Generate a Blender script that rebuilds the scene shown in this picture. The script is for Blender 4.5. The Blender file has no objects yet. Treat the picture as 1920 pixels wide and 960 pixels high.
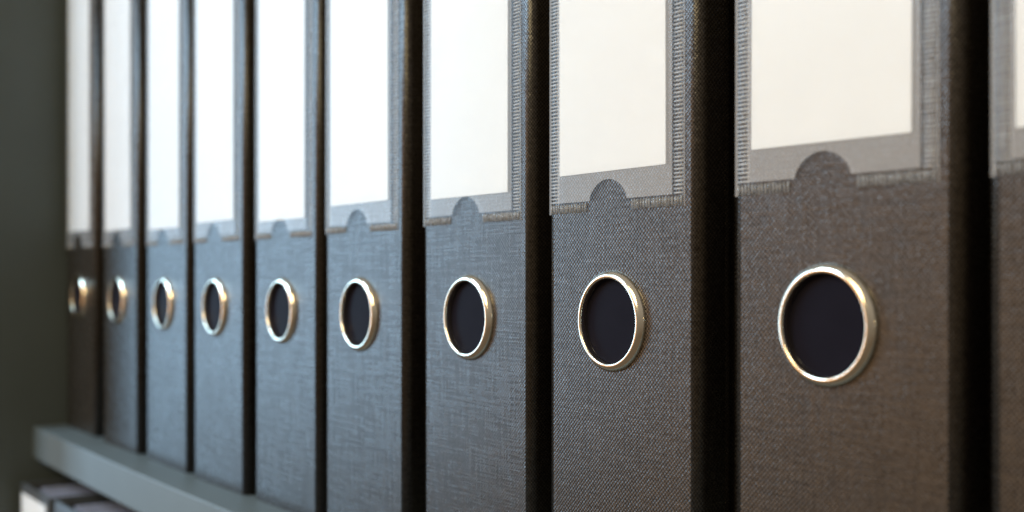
import bpy, bmesh, math, random
from mathutils import Vector

random.seed(7)
scene = bpy.context.scene
C = scene.collection
MM = 0.001

# ------------------------------------------------------------------ camera
# X runs along the shelf, -Y points out of the shelf towards the viewer, Z is up, z = 0 is the shelf top.
PHI = 0.957772
cam_d = bpy.data.cameras.new('camera')
cam = bpy.data.objects.new('camera', cam_d)
C.objects.link(cam)
cam.location = (0.2554, -0.2144, 0.0945)
cam.rotation_euler = (math.radians(90), 0, math.atan2(math.sin(PHI), math.cos(PHI)))
cam_d.sensor_width = 36
cam_d.lens = 42.53
cam_d.shift_y = 0.0224
cam_d.clip_start = 0.01
cam_d.clip_end = 50
cam_d.dof.use_dof = True
cam_d.dof.focus_distance = 0.343
cam_d.dof.aperture_fstop = 10.3
scene.camera = cam

# ------------------------------------------------------------------ world and lamps
world = bpy.data.worlds.new('World')
scene.world = world
world.use_nodes = True
wn = world.node_tree
bg = wn.nodes['Background']
tc = wn.nodes.new('ShaderNodeTexCoord')
sx = wn.nodes.new('ShaderNodeSeparateXYZ')
cr = wn.nodes.new('ShaderNodeValToRGB')           # a dim warm room: floor, walls, ceiling
mp = wn.nodes.new('ShaderNodeMapRange')
mp.inputs['From Min'].default_value = -1
wn.links.new(tc.outputs['Generated'], sx.inputs[0])
wn.links.new(sx.outputs['Z'], mp.inputs['Value'])
wn.links.new(mp.outputs[0], cr.inputs[0])
cr.color_ramp.elements[0].position = 0.30
cr.color_ramp.elements[0].color = (0.20, 0.15, 0.105, 1)
cr.color_ramp.elements[1].position = 0.75
cr.color_ramp.elements[1].color = (0.50, 0.45, 0.39, 1)
e = cr.color_ramp.elements.new(0.5)
e.color = (0.34, 0.295, 0.24, 1)
wn.links.new(cr.outputs[0], bg.inputs['Color'])
bg.inputs['Strength'].default_value = 0.62


def area(name, loc, target, sx_, sy_, power, col):
    d = bpy.data.lights.new(name, 'AREA')
    d.shape = 'RECTANGLE'
    d.size, d.size_y = sx_, sy_
    d.energy = power
    d.color = col
    o = bpy.data.objects.new(name, d)
    C.objects.link(o)
    o.location = loc
    o.rotation_euler = (Vector(target) - Vector(loc)).to_track_quat('-Z', 'Y').to_euler()
    return o


# daylight window far along the shelf, an added warm panel deeper in the room, an added cool fill, an added warm fill behind the camera
area('window_light', (-2.94, -1.41, 0.63), (-0.2, 0, 0.1), 0.80, 2.2, 45, (0.45, 0.73, 1.0))
area('warm_room_panel', (-1.05, -1.45, 0.25), (0, 0, 0.1), 1.0, 1.2, 6.0, (1.0, 0.52, 0.22))  # added panel, gives the right-hand spines a warm room to reflect
area('cool_left_fill', (-0.80, -1.00, 0.85), (-0.48, 0, 0.15), 0.6, 0.6, 17, (0.50, 0.76, 1.0))  # added blue fill to cool the binders by the side wall
area('warm_right_fill', (0.13, -0.80, 0.62), (0.10, 0, 0.14), 0.4, 0.4, 5.2, (1.0, 0.78, 0.42))  # added fill that warms the right end of the row

vs = scene.view_settings
vs.view_transform = 'Standard'
vs.look = 'None'
vs.exposure = 0.06
vs.gamma = 1


# ------------------------------------------------------------------ materials
class NT:
    def __init__(self, name):
        self.m = bpy.data.materials.new(name)
        self.m.use_nodes = True
        self.t = self.m.node_tree
        self.b = self.t.nodes['Principled BSDF']

    def n(self, kind, **kw):
        nd = self.t.nodes.new(kind)
        for k, v in kw.items():
            setattr(nd, k, v)
        return nd

    def link(self, a, b):
        self.t.links.new(a, b)

    def math(self, op, a, b=None, c=None):
        nd = self.n('ShaderNodeMath', operation=op)
        for i, v in enumerate((a, b, c)):
            if v is None:
                continue
            if isinstance(v, (int, float)):
                nd.inputs[i].default_value = v
            else:
                self.link(v, nd.inputs[i])
        return nd.outputs[0]


def cloth_material(name):
    q = NT(name)
    co = q.n('ShaderNodeTexCoord')
    oi = q.n('ShaderNodeObjectInfo')
    s = q.n('ShaderNodeSeparateXYZ')
    q.link(co.outputs['Object'], s.inputs[0])
    u = q.math('ADD', s.outputs['X'], s.outputs['Y'])          # runs on round the spine edge on to the cover
    z = s.outputs['Z']
    # slow wander of the threads
    wob = q.n('ShaderNodeTexNoise')
    wob.inputs['Scale'].default_value = 160
    wob.inputs['Detail'].default_value = 2
    q.link(co.outputs['Object'], wob.inputs['Vector'])
    wv = q.math('MULTIPLY', q.math('SUBTRACT', wob.outputs['Fac'], 0.5), 0.0014)
    uu = q.math('ADD', u, wv)
    zz = q.math('ADD', z, wv)
    cu = q.math('COSINE', q.math('MULTIPLY', uu, 2 * math.pi / 0.00125))
    cz = q.math('COSINE', q.math('MULTIPLY', zz, 2 * math.pi / 0.00124))
    lat0 = q.math('MULTIPLY_ADD', q.math('MULTIPLY', cu, cz), 0.5, 0.5)   # staggered pimples
    am = q.n('ShaderNodeTexNoise')                                        # uneven thread height
    am.inputs['Scale'].default_value = 900
    am.inputs['Detail'].default_value = 2
    q.link(co.outputs['Object'], am.inputs['Vector'])
    lat = q.math('MULTIPLY', lat0, q.math('MULTIPLY_ADD', am.outputs['Fac'], 1.7, 0.12))
    # slubs: long thin threads both ways
    comb = q.n('ShaderNodeCombineXYZ')
    q.link(q.math('MULTIPLY', u, 75), comb.inputs[0])
    q.link(q.math('MULTIPLY', z, 1500), comb.inputs[1])
    q.link(q.math('MULTIPLY', oi.outputs['Random'], 90), comb.inputs[2])
    hs = q.n('ShaderNodeTexNoise')
    hs.inputs['Scale'].default_value = 1
    hs.inputs['Detail'].default_value = 3
    q.link(comb.outputs[0], hs.inputs['Vector'])
    comb2 = q.n('ShaderNodeCombineXYZ')
    q.link(q.math('MULTIPLY', u, 1300), comb2.inputs[0])
    q.link(q.math('MULTIPLY', z, 70), comb2.inputs[1])
    q.link(q.math('MULTIPLY_ADD', oi.outputs['Random'], 90, 31), comb2.inputs[2])
    vsn = q.n('ShaderNodeTexNoise')
    vsn.inputs['Scale'].default_value = 1
    vsn.inputs['Detail'].default_value = 3
    q.link(comb2.outputs[0], vsn.inputs['Vector'])
    slub = q.math('ADD', hs.outputs['Fac'], q.math('MULTIPLY', vsn.outputs['Fac'], -0.75))
    mr = q.n('ShaderNodeMapRange')
    mr.inputs['From Min'].default_value = -0.12
    mr.inputs['From Max'].default_value = 0.38
    q.link(slub, mr.inputs['Value'])
    ramp = q.n('ShaderNodeValToRGB')
    ramp.color_ramp.elements[0].color = (0.0205, 0.0162, 0.0122, 1)
    ramp.color_ramp.elements[1].color = (0.0310, 0.0255, 0.0203, 1)
    q.link(mr.outputs[0], ramp.inputs[0])
    # weave relief painted in: bright thread tops, shade in the valleys between
    mix = q.n('ShaderNodeMix', data_type='RGBA', blend_type='MULTIPLY')
    mix.inputs['Factor'].default_value = 1
    q.link(ramp.outputs[0], mix.inputs['A'])
    cv = q.n('ShaderNodeCombineColor')
    lv = q.math('MULTIPLY_ADD', lat, 1.75, 0.18)
    for i in range(3):
        q.link(lv, cv.inputs[i])
    q.link(cv.outputs[0], mix.inputs['B'])
    q.link(mix.outputs['Result'], q.b.inputs['Base Color'])
    hgt = q.math('ADD', lat, q.math('MULTIPLY', slub, 0.25))
    bump = q.n('ShaderNodeBump')
    bump.inputs['Strength'].default_value = 0.8
    bump.inputs['Distance'].default_value = 0.000072
    q.link(hgt, bump.inputs['Height'])
    q.link(bump.outputs[0], q.b.inputs['Normal'])
    wear = q.n('ShaderNodeTexNoise')
    wear.inputs['Scale'].default_value = 28
    wear.inputs['Detail'].default_value = 5
    wear.inputs['Roughness'].default_value = 0.65
    q.link(co.outputs['Object'], wear.inputs['Vector'])
    rr0 = q.math('MULTIPLY_ADD', mr.outputs[0], -0.06, 0.24)
    rr = q.math('MULTIPLY_ADD', wear.outputs['Fac'], 0.14, rr0)
    q.link(rr, q.b.inputs['Roughness'])
    q.link(q.math('ADD', q.math('MULTIPLY_ADD', lat, 0.80, 0.0), q.math('MULTIPLY', mr.outputs[0], 0.20)), q.b.inputs['Specular IOR Level'])   # valleys catch little light
    return q.m


def simple(name, col, rough, metal=0, spec=0.5, noise=0.0, nscale=60, bump=0.0, bscale=600):
    q = NT(name)
    q.b.inputs['Roughness'].default_value = rough
    q.b.inputs['Metallic'].default_value = metal
    q.b.inputs['Specular IOR Level'].default_value = spec
    co = q.n('ShaderNodeTexCoord')
    nz = q.n('ShaderNodeTexNoise')
    nz.inputs['Scale'].default_value = nscale
    nz.inputs['Detail'].default_value = 4
    q.link(co.outputs['Object'], nz.inputs['Vector'])
    r = q.n('ShaderNodeValToRGB')
    r.color_ramp.elements[0].color = tuple(max(0, c * (1 - noise)) for c in col) + (1,)
    r.color_ramp.elements[1].color = tuple(min(1, c * (1 + noise)) for c in col) + (1,)
    r.color_ramp.elements[0].position = 0.3
    r.color_ramp.elements[1].position = 0.7
    q.link(nz.outputs['Fac'], r.inputs[0])
    q.link(r.outputs[0], q.b.inputs['Base Color'])
    if bump:
        n2 = q.n('ShaderNodeTexNoise')
        n2.inputs['Scale'].default_value = bscale
        n2.inputs['Detail'].default_value = 3
        q.link(co.outputs['Object'], n2.inputs['Vector'])
        b = q.n('ShaderNodeBump')
        b.inputs['Strength'].default_value = 0.5
        b.inputs['Distance'].default_value = bump
        q.link(n2.outputs['Fac'], b.inputs['Height'])
        q.link(b.outputs[0], q.b.inputs['Normal'])
    return q


CLOTH = cloth_material('binder_cloth')
CARD = simple('label_card_paper', (0.90, 0.89, 0.87), 0.6, spec=0.3, noise=0.015, nscale=30, bump=0.00004, bscale=900).m
_f = simple('milky_film', (0.74, 0.74, 0.75), 0.24, spec=0.8, noise=0.03, nscale=120, bump=0.00002, bscale=1500)
_f.b.inputs['Alpha'].default_value = 0.175
FILM = _f.m
_r = simple('welded_film_ridge', (0.80, 0.81, 0.83), 0.22, spec=0.7, noise=0.1, nscale=700, bump=0.0001, bscale=2500)
_r.b.inputs['Alpha'].default_value = 0.38
RIDGE = _r.m
_g = simple('crushed_film_seam', (0.50, 0.51, 0.53), 0.13, spec=1.0, noise=0.3, nscale=900, bump=0.0002, bscale=2600)
_g.b.inputs['Alpha'].default_value = 0.46
CRUSHED = _g.m
METAL = simple('pale_brass_ring', (0.91, 0.83, 0.68), 0.16, metal=1, noise=0.03, nscale=200, bump=0.000015, bscale=900).m
PLUG = simple('black_plastic_plug', (0.010, 0.009, 0.014), 0.42, spec=0.015, noise=0.1, nscale=80).m
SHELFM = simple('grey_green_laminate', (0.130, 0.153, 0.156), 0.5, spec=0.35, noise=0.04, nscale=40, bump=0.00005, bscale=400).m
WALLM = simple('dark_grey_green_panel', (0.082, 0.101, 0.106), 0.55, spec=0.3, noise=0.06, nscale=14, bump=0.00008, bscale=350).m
PAPER = simple('paper_block_edges', (0.30, 0.29, 0.34), 0.8, spec=0.2, noise=0.12, nscale=300).m
SMOOTH_DARK = simple('lower_binder_board', (0.075, 0.08, 0.083), 0.45, spec=0.5, noise=0.08, nscale=60, bump=0.00008, bscale=900).m


# ------------------------------------------------------------------ mesh helpers
def obj(name, bm, mat, parent=None, smooth=False):
    me = bpy.data.meshes.new(name)
    bmesh.ops.recalc_face_normals(bm, faces=bm.faces)
    bm.to_mesh(me)
    bm.free()
    me.materials.append(mat)
    if smooth:
        for p in me.polygons:
            p.use_smooth = True
    o = bpy.data.objects.new(name, me)
    C.objects.link(o)
    o.parent = parent
    return o


def box(bm, x0, x1, y0, y1, z0, z1):
    v = [bm.verts.new((x, y, z)) for x in (x0, x1) for y in (y0, y1) for z in (z0, z1)]
    for f in ((0, 1, 3, 2), (4, 6, 7, 5), (0, 4, 5, 1), (2, 3, 7, 6), (0, 2, 6, 4), (1, 5, 7, 3)):
        bm.faces.new([v[i] for i in f])
    return v


def bevel_all(bm, w, seg=2):
    bmesh.ops.bevel(bm, geom=list(bm.edges), offset=w, segments=seg, affect='EDGES', profile=0.5)


def prism_xz(bm, pts, y0, y1):
    a = [bm.verts.new((x, y0, z)) for x, z in pts]
    b = [bm.verts.new((x, y1, z)) for x, z in pts]
    n = len(pts)
    for i in range(n):
        bm.faces.new((a[i], a[(i + 1) % n], b[(i + 1) % n], b[i]))
    bm.faces.new(a)
    bm.faces.new(list(reversed(b)))


# ------------------------------------------------------------------ binder dimensions (metres, origin at front left foot)
W, H, DEPTH = 64 * MM, 318 * MM, 288 * MM
RC = 3.1 * MM                        # radius of the spine's vertical edges
TH = 2.4 * MM                        # board thickness
RX, RZ = 29.6 * MM, 84 * MM          # ring centre
PZ = RZ + 30.4 * MM                  # bottom of the pocket
PTOP = PZ + 180 * MM
HOLE_R = 12.2 * MM


def build_spine():
    bm = bmesh.new()
    seg = 7
    prof = []                        # outer line, left return -> front -> right return
    back = 9 * MM
    prof.append((0, back))
    for i in range(seg + 1):
        a = math.pi + (math.pi / 2) * i / seg
        prof.append((RC + RC * math.cos(a), RC + RC * math.sin(a)))
    k_left = len(prof) - 1
    for i in range(seg + 1):
        a = 1.5 * math.pi + (math.pi / 2) * i / seg
        prof.append((W - RC + RC * math.cos(a), RC + RC * math.sin(a)))
    prof.append((W, back))
    lo = [bm.verts.new((x, y, 0)) for x, y in prof]
    hi = [bm.verts.new((x, y, H)) for x, y in prof]
    for i in range(len(prof) - 1):
        if i == k_left:
            continue
        f = bm.faces.new((lo[i], lo[i + 1], hi[i + 1], hi[i]))
        f.smooth = True
    # flat front with a round hole
    n = 64
    circ = [bm.verts.new((RX + HOLE_R * math.cos(2 * math.pi * i / n), 0, RZ + HOLE_R * math.sin(2 * math.pi * i / n))) for i in range(n)]
    circ_b = [bm.verts.new((v.co.x, TH, v.co.z)) for v in circ]
    for i in range(n):
        bm.faces.new((circ[i], circ[(i + 1) % n], circ_b[(i + 1) % n], circ_b[i]))
    c = [lo[k_left], lo[k_left + 1], hi[k_left + 1], hi[k_left]]
    q = n // 4
    o = n // 8                       # corners lie near angles 225, 315, 45, 135 degrees
    corner_idx = [5 * o, 7 * o, o, 3 * o]
    for j in range(4):
        i0, i1 = corner_idx[j], corner_idx[(j + 1) % 4]
        arc = []
        i = i0
        while True:
            arc.append(circ[i % n])
            if i % n == i1 % n:
                break
            i += 1
        bm.faces.new([c[j], c[(j + 1) % 4]] + list(reversed(arc)))
    # inner skin of the board
    ins = [bm.verts.new((x, y, z)) for z in (0, H) for x, y in ((TH, back), (TH, TH), (W - TH, TH), (W - TH, back))]
    bm.faces.new((ins[0], ins[4], ins[5], ins[1]))
    bm.faces.new((ins[2], ins[6], ins[7], ins[3]))
    bm.faces.new(lo + [ins[3], ins[2], ins[1], ins[0]])
    bm.faces.new(hi + [ins[7], ins[6], ins[5], ins[4]])
    return bm


def build_cover(x0):
    bm = bmesh.new()
    # hinge groove just behind the spine, then the flat board
    ys = [9.2, 10.5, 11.5, 13.5, 14.5, 16, 150, 288]
    dz = [0, 0.1, 0.9, 0.9, 0.1, 0, 0, 0]
    sgn = 1 if x0 == 0 else -1
    outer = [(x0 + sgn * d * MM, y * MM) for y, d in zip(ys, dz)]
    inner = [(x0 + sgn * TH, 288 * MM), (x0 + sgn * TH, 9.2 * MM)]
    pts = outer + inner
    a = [bm.verts.new((x, y, 0.3 * MM)) for x, y in pts]
    b = [bm.verts.new((x, y, H - 0.3 * MM)) for x, y in pts]
    for i in range(len(pts)):
        bm.faces.new((a[i], a[(i + 1) % len(pts)], b[(i + 1) % len(pts)], b[i]))
    bm.faces.new(a)
    bm.faces.new(list(reversed(b)))
    return bm


def build_ring():
    """Pressed eyelet: sloping outer flank, rounded crest, short inner sleeve."""
    prof = [(14.05, 0.0), (14.0, 0.35), (13.8, 0.85), (13.45, 1.32), (13.0, 1.7), (12.55, 1.92), (12.2, 1.95),
            (11.9, 1.82), (11.75, 1.55), (11.68, 1.1), (11.65, 0.2), (11.65, -2.0)]
    n = 96
    bm = bmesh.new()
    rings = []
    for r, d in prof:
        rings.append([bm.verts.new((RX + r * MM * math.cos(2 * math.pi * i / n), -d * MM, RZ + r * MM * math.sin(2 * math.pi * i / n))) for i in range(n)])
    for a, b in zip(rings, rings[1:]):
        for i in range(n):
            bm.faces.new((a[i], a[(i + 1) % n], b[(i + 1) % n], b[i]))
    return bm


def build_plug():
    """Black plastic disc closing the finger hole."""
    bm = bmesh.new()
    n = 64
    prof = [(11.62, 0.12), (11.5, 0.22), (11.2, 0.30), (0.0, 0.45)]
    rings = []
    for r, d in prof[:-1]:
        rings.append([bm.verts.new((RX + r * MM * math.cos(2 * math.pi * i / n), d * MM, RZ + r * MM * math.sin(2 * math.pi * i / n))) for i in range(n)])
    for a, b in zip(rings, rings[1:]):
        for i in range(n):
            bm.faces.new((a[i], a[(i + 1) % n], b[(i + 1) % n], b[i]))
    bm.faces.new(rings[-1])
    return bm


FX0, FX1 = 6.1 * MM, 54.9 * MM        # clear window between the weld seams
NX, NW, NH = 28.9 * MM, 9.7 * MM, 8.8 * MM


def notch_points():
    pts = []
    n = 22
    R = 9.0 * MM
    cz = NH - R
    a0 = math.radians(-4)
    for i in range(n + 1):
        a = math.pi - a0 - (math.pi - 2 * a0) * i / n
        pts.append((NX + R * math.cos(a), PZ + cz + R * math.sin(a)))
    # slight flare at the feet
    left = (NX - NW - 0.35 * MM, PZ + 0.0 * MM)
    right = (NX + NW + 0.35 * MM, PZ + 0.0 * MM)
    mid = [p for p in pts if p[1] > PZ + 1.2 * MM]
    return [left] + mid + [right]


def build_film():
    bm = bmesh.new()
    np_ = notch_points()
    pts = [(FX0, PTOP), (FX0, PZ + 3.1 * MM), (np_[0][0] - 0.25 * MM, PZ + 3.1 * MM)]
    pts += [p for p in np_[1:-1] if p[1] > PZ + 3.15 * MM] + [(np_[-1][0] + 0.0 * MM, PZ + 3.1 * MM), (FX1, PZ + 3.1 * MM), (FX1, PTOP)]
    # keep only the arch above the weld line
    arch = [p for p in np_[1:-1] if p[1] > PZ + 3.15 * MM]
    pts = [(FX0, PTOP), (FX0, PZ + 3.1 * MM), (arch[0][0] - 0.25 * MM, PZ + 3.1 * MM)] + arch + [(arch[-1][0] + 0.25 * MM, PZ + 3.1 * MM), (FX1, PZ + 3.1 * MM), (FX1, PTOP)]
    prism_xz(bm, pts, -0.95 * MM, -0.75 * MM)
    # plain film margins outside the seams
    box(bm, 1.3 * MM, 2.25 * MM, -0.22 * MM, -0.04 * MM, PZ, PTOP)
    box(bm, 58.5 * MM, 58.9 * MM, -0.22 * MM, -0.04 * MM, PZ, PTOP)
    return bm


def ridge(bm, x0, x1, z0, z1, vertical, h, y=0.0):
    """One half round weld rib, long side along x (or z if vertical)."""
    n = 4
    rows = []
    for i in range(n + 1):
        t = i / n
        a = math.pi * t
        d = y - h * math.sin(a) - 0.03 * MM
        if vertical:
            xx = x0 + (x1 - x0) * (0.5 - 0.5 * math.cos(a))
            rows.append((bm.verts.new((xx, d, z0)), bm.verts.new((xx, d, z1))))
        else:
            zz = z0 + (z1 - z0) * (0.5 - 0.5 * math.cos(a))
            rows.append((bm.verts.new((x0, d, zz)), bm.verts.new((x1, d, zz))))
    for p, q in zip(rows, rows[1:]):
        f = bm.faces.new((p[0], p[1], q[1], q[0]))
        f.smooth = True
    bm.faces.new([r[0] for r in rows])
    bm.faces.new([r[1] for r in rows][::-1])
    bm.faces.new((rows[0][0], rows[-1][0], rows[-1][1], rows[0][1]))


def build_side_weld(x0, x1):
    bm = bmesh.new()
    rnd = random.Random(int(x0 * 1e6))
    z = PZ + 3.2 * MM
    pitch = 1.04 * MM
    while z < PTOP:
        w = pitch * rnd.uniform(0.44, 0.58)
        j = rnd.uniform(-0.12, 0.12) * MM
        ridge(bm, x0 + j, x1 + j * 0.5, z, z + w, False, rnd.uniform(0.38, 0.6) * MM)
        z += pitch * rnd.uniform(0.96, 1.04)
    return bm


def build_bottom_weld(x0, x1):
    bm = bmesh.new()
    rnd = random.Random(int(x0 * 1e6) + 5)
    x = x0
    pitch = 1.12 * MM
    while x < x1 - 0.5 * MM:
        w = pitch * rnd.uniform(0.42, 0.6)
        ridge(bm, x, x + w, PZ + rnd.uniform(0, 0.25) * MM, PZ + rnd.uniform(2.5, 2.75) * MM, True, rnd.uniform(0.45, 0.75) * MM)
        x += pitch * rnd.uniform(0.94, 1.06)
    return bm


def build_card():
    bm = bmesh.new()
    box(bm, 6.9 * MM, 52.3 * MM, -0.55 * MM, -0.25 * MM, 0, 168 * MM)
    return bm


def copy_tree(o, parent=None):
    c = o.copy()
    C.objects.link(c)
    c.parent = parent
    for ch in list(o.children):
        copy_tree(ch, c)
    return c


# ------------------------------------------------------------------ the shelf and the side panel
def sag(x):
    t = (x + 0.237) / 0.313
    return -2.9 * MM * max(0.0, 1 - t * t)


def build_shelf():
    bm = bmesh.new()
    x0, x1, n = -0.5555, 0.30, 48
    y0, y1, t = -0.0195, 0.31, 0.020
    e = 0.0009
    prof = [(y0 + e, 0), (y0 + 0.3 * e, -0.3 * e), (y0, -e), (y0, -t + e), (y0 + 0.3 * e, -t + 0.3 * e), (y0 + e, -t), (y1, -t), (y1, 0)]
    rows = []
    for i in range(n + 1):
        x = x0 + (x1 - x0) * i / n
        rows.append([bm.verts.new((x, y, z + sag(x))) for y, z in prof])
    m = len(prof)
    for a, b in zip(rows, rows[1:]):
        for j in range(m):
            bm.faces.new((a[j], a[(j + 1) % m], b[(j + 1) % m], b[j]))
    bm.faces.new(rows[0])
    bm.faces.new(rows[-1][::-1])
    return bm


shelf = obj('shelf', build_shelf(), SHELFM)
shelf['label'] = 'grey-green laminate shelf board carrying the row of dark binders'
shelf['category'] = 'shelf'

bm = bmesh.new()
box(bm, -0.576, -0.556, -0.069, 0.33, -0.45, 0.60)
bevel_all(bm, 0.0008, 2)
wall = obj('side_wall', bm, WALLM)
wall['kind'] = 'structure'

# ------------------------------------------------------------------ the row of binders
GROUP = 'dark cloth binders in a row on the shelf'


def make_binder():
    root = bpy.data.objects.new('ring_binder', None)
    root.empty_display_size = 0.02
    C.objects.link(root)
    root['category'] = 'binder'
    root['group'] = GROUP
    obj('spine', build_spine(), CLOTH, root)
    obj('cover', build_cover(0), CLOTH, root)
    obj('cover', build_cover(W), CLOTH, root)
    obj('finger_ring', build_ring(), METAL, root, smooth=True)
    obj('hole_plug', build_plug(), PLUG, root)
    film = obj('label_pocket', build_film(), FILM, root)
    obj('weld_seam', build_side_weld(2.3 * MM, 6.0 * MM), RIDGE, film)
    obj('weld_seam', build_side_weld(55.0 * MM, 58.4 * MM), RIDGE, film)
    obj('weld_seam', build_bottom_weld(2.3 * MM, NX - NW + 0.3 * MM), CRUSHED, film)
    obj('weld_seam', build_bottom_weld(NX + NW - 0.3 * MM, 58.6 * MM), CRUSHED, film)
    obj('label_card', build_card(), CARD, root)
    return root


# left edge, out-of-line offset, turn, card height above ring centre, label
ROW = [
    (-550.0, 0.0, 0.0, 41.0, 'dark cloth binder farthest left, tucked against the grey-green side wall'),
    (-469.3, -0.6, 0.2, 40.0, 'dark cloth binder second from the side wall, its ring strongly blurred'),
    (-395.0, 0.5, -0.1, 39.1, 'blue-grey looking binder third from the left, between two blurred neighbours'),
    (-321.3, -0.4, 0.1, 40.4, 'blue-grey looking binder fourth from the side wall'),
    (-249.0, 0.6, 0.0, 38.3, 'blue-grey looking binder fifth from the left, middle of the row'),
    (-177.4, -0.5, -0.2, 41.3, 'blue-grey binder fifth from the right, slightly soft in focus'),
    (-103.7, 0.3, 0.1, 39.5, 'grey linen textured binder directly left of the sharpest binder'),
    (-31.2, 0, 0.0, 41.4, 'sharpest binder with crisp woven texture, third from the right'),
    (44.0, 0, 0.0, 41.4, 'brownish binder with the largest brass ring and cream label'),
    (114.0, -0.5, 0.0, 39.5, 'blurred brown binder cut off by the right edge of the photo'),
]
LEAN = (0.15, -0.1, 0.1, -0.12, 0.08, 0.12, -0.08, 0.0, 0.06, -0.1)
proto = make_binder()
for i, (x, dy, rot, card, label) in enumerate(ROW):
    b = proto if i == len(ROW) - 1 else copy_tree(proto)
    xm = x * MM
    b.location = (xm, dy * MM, sag(xm + W / 2) + 0.1 * MM)
    b.rotation_euler = (0, math.radians(LEAN[i]), math.radians(rot))
    b['label'] = label
    for ch in b.children:
        if ch.name.startswith('label_card'):
            ch.location = ((random.uniform(-0.3, 0.3)) * MM, 0, RZ + card * MM)
            ch.rotation_euler.y = math.radians(random.uniform(-0.3, 0.3))

# ------------------------------------------------------------------ binders on the shelf below, only their tops in view
LOW_TOP = -34 * MM


def make_low():
    root = bpy.data.objects.new('open_binder', None)
    root.empty_display_size = 0.02
    C.objects.link(root)
    root['category'] = 'binder'
    root['group'] = 'binders on the shelf below'
    w, h, t = 66 * MM, 300 * MM, 2.5 * MM
    for nm, a in (('spine', (0, w, 0, t, 0, h)), ('cover', (0, t, t + 0.1 * MM, 0.27, 0, h)), ('cover', (w - t, w, t + 0.1 * MM, 0.27, 0, h))):
        bm = bmesh.new()
        box(bm, *a)
        bevel_all(bm, 0.7 * MM, 2)
        obj(nm, bm, SMOOTH_DARK, root)
    # sheaf of paper: several uneven bundles
    bm = bmesh.new()
    rnd = random.Random(3)
    x = 6 * MM
    while x < w - 8 * MM:
        dx = rnd.uniform(3, 7) * MM
        box(bm, x, x + dx - 0.1 * MM, 9 * MM + rnd.uniform(0, 2) * MM, 0.22, 5 * MM, h - rnd.uniform(2.5, 5) * MM)
        x += dx
    obj('paper_sheaf', bm, PAPER, root)
    bm = bmesh.new()
    box(bm, 3 * MM, 60 * MM, -0.35 * MM, -0.05 * MM, h - 160 * MM, h - 5.5 * MM)
    obj('label_card', bm, CARD, root)
    return root


low = make_low()
for i, (x, y, lab) in enumerate([(-546, -29, 'dark binder with white label under the shelf, nearest the side wall'),
                                 (-471, -28, 'dark open-topped binder below the shelf, second from the side wall'),
                                 ]):
    b = low if i == 0 else copy_tree(low)
    b.location = (x * MM, y * MM, LOW_TOP - 300 * MM)
    b['label'] = lab
    if i:
        for ch in b.children:
            if ch.name.startswith('label_card'):
                ch.location.z = -40 * MM
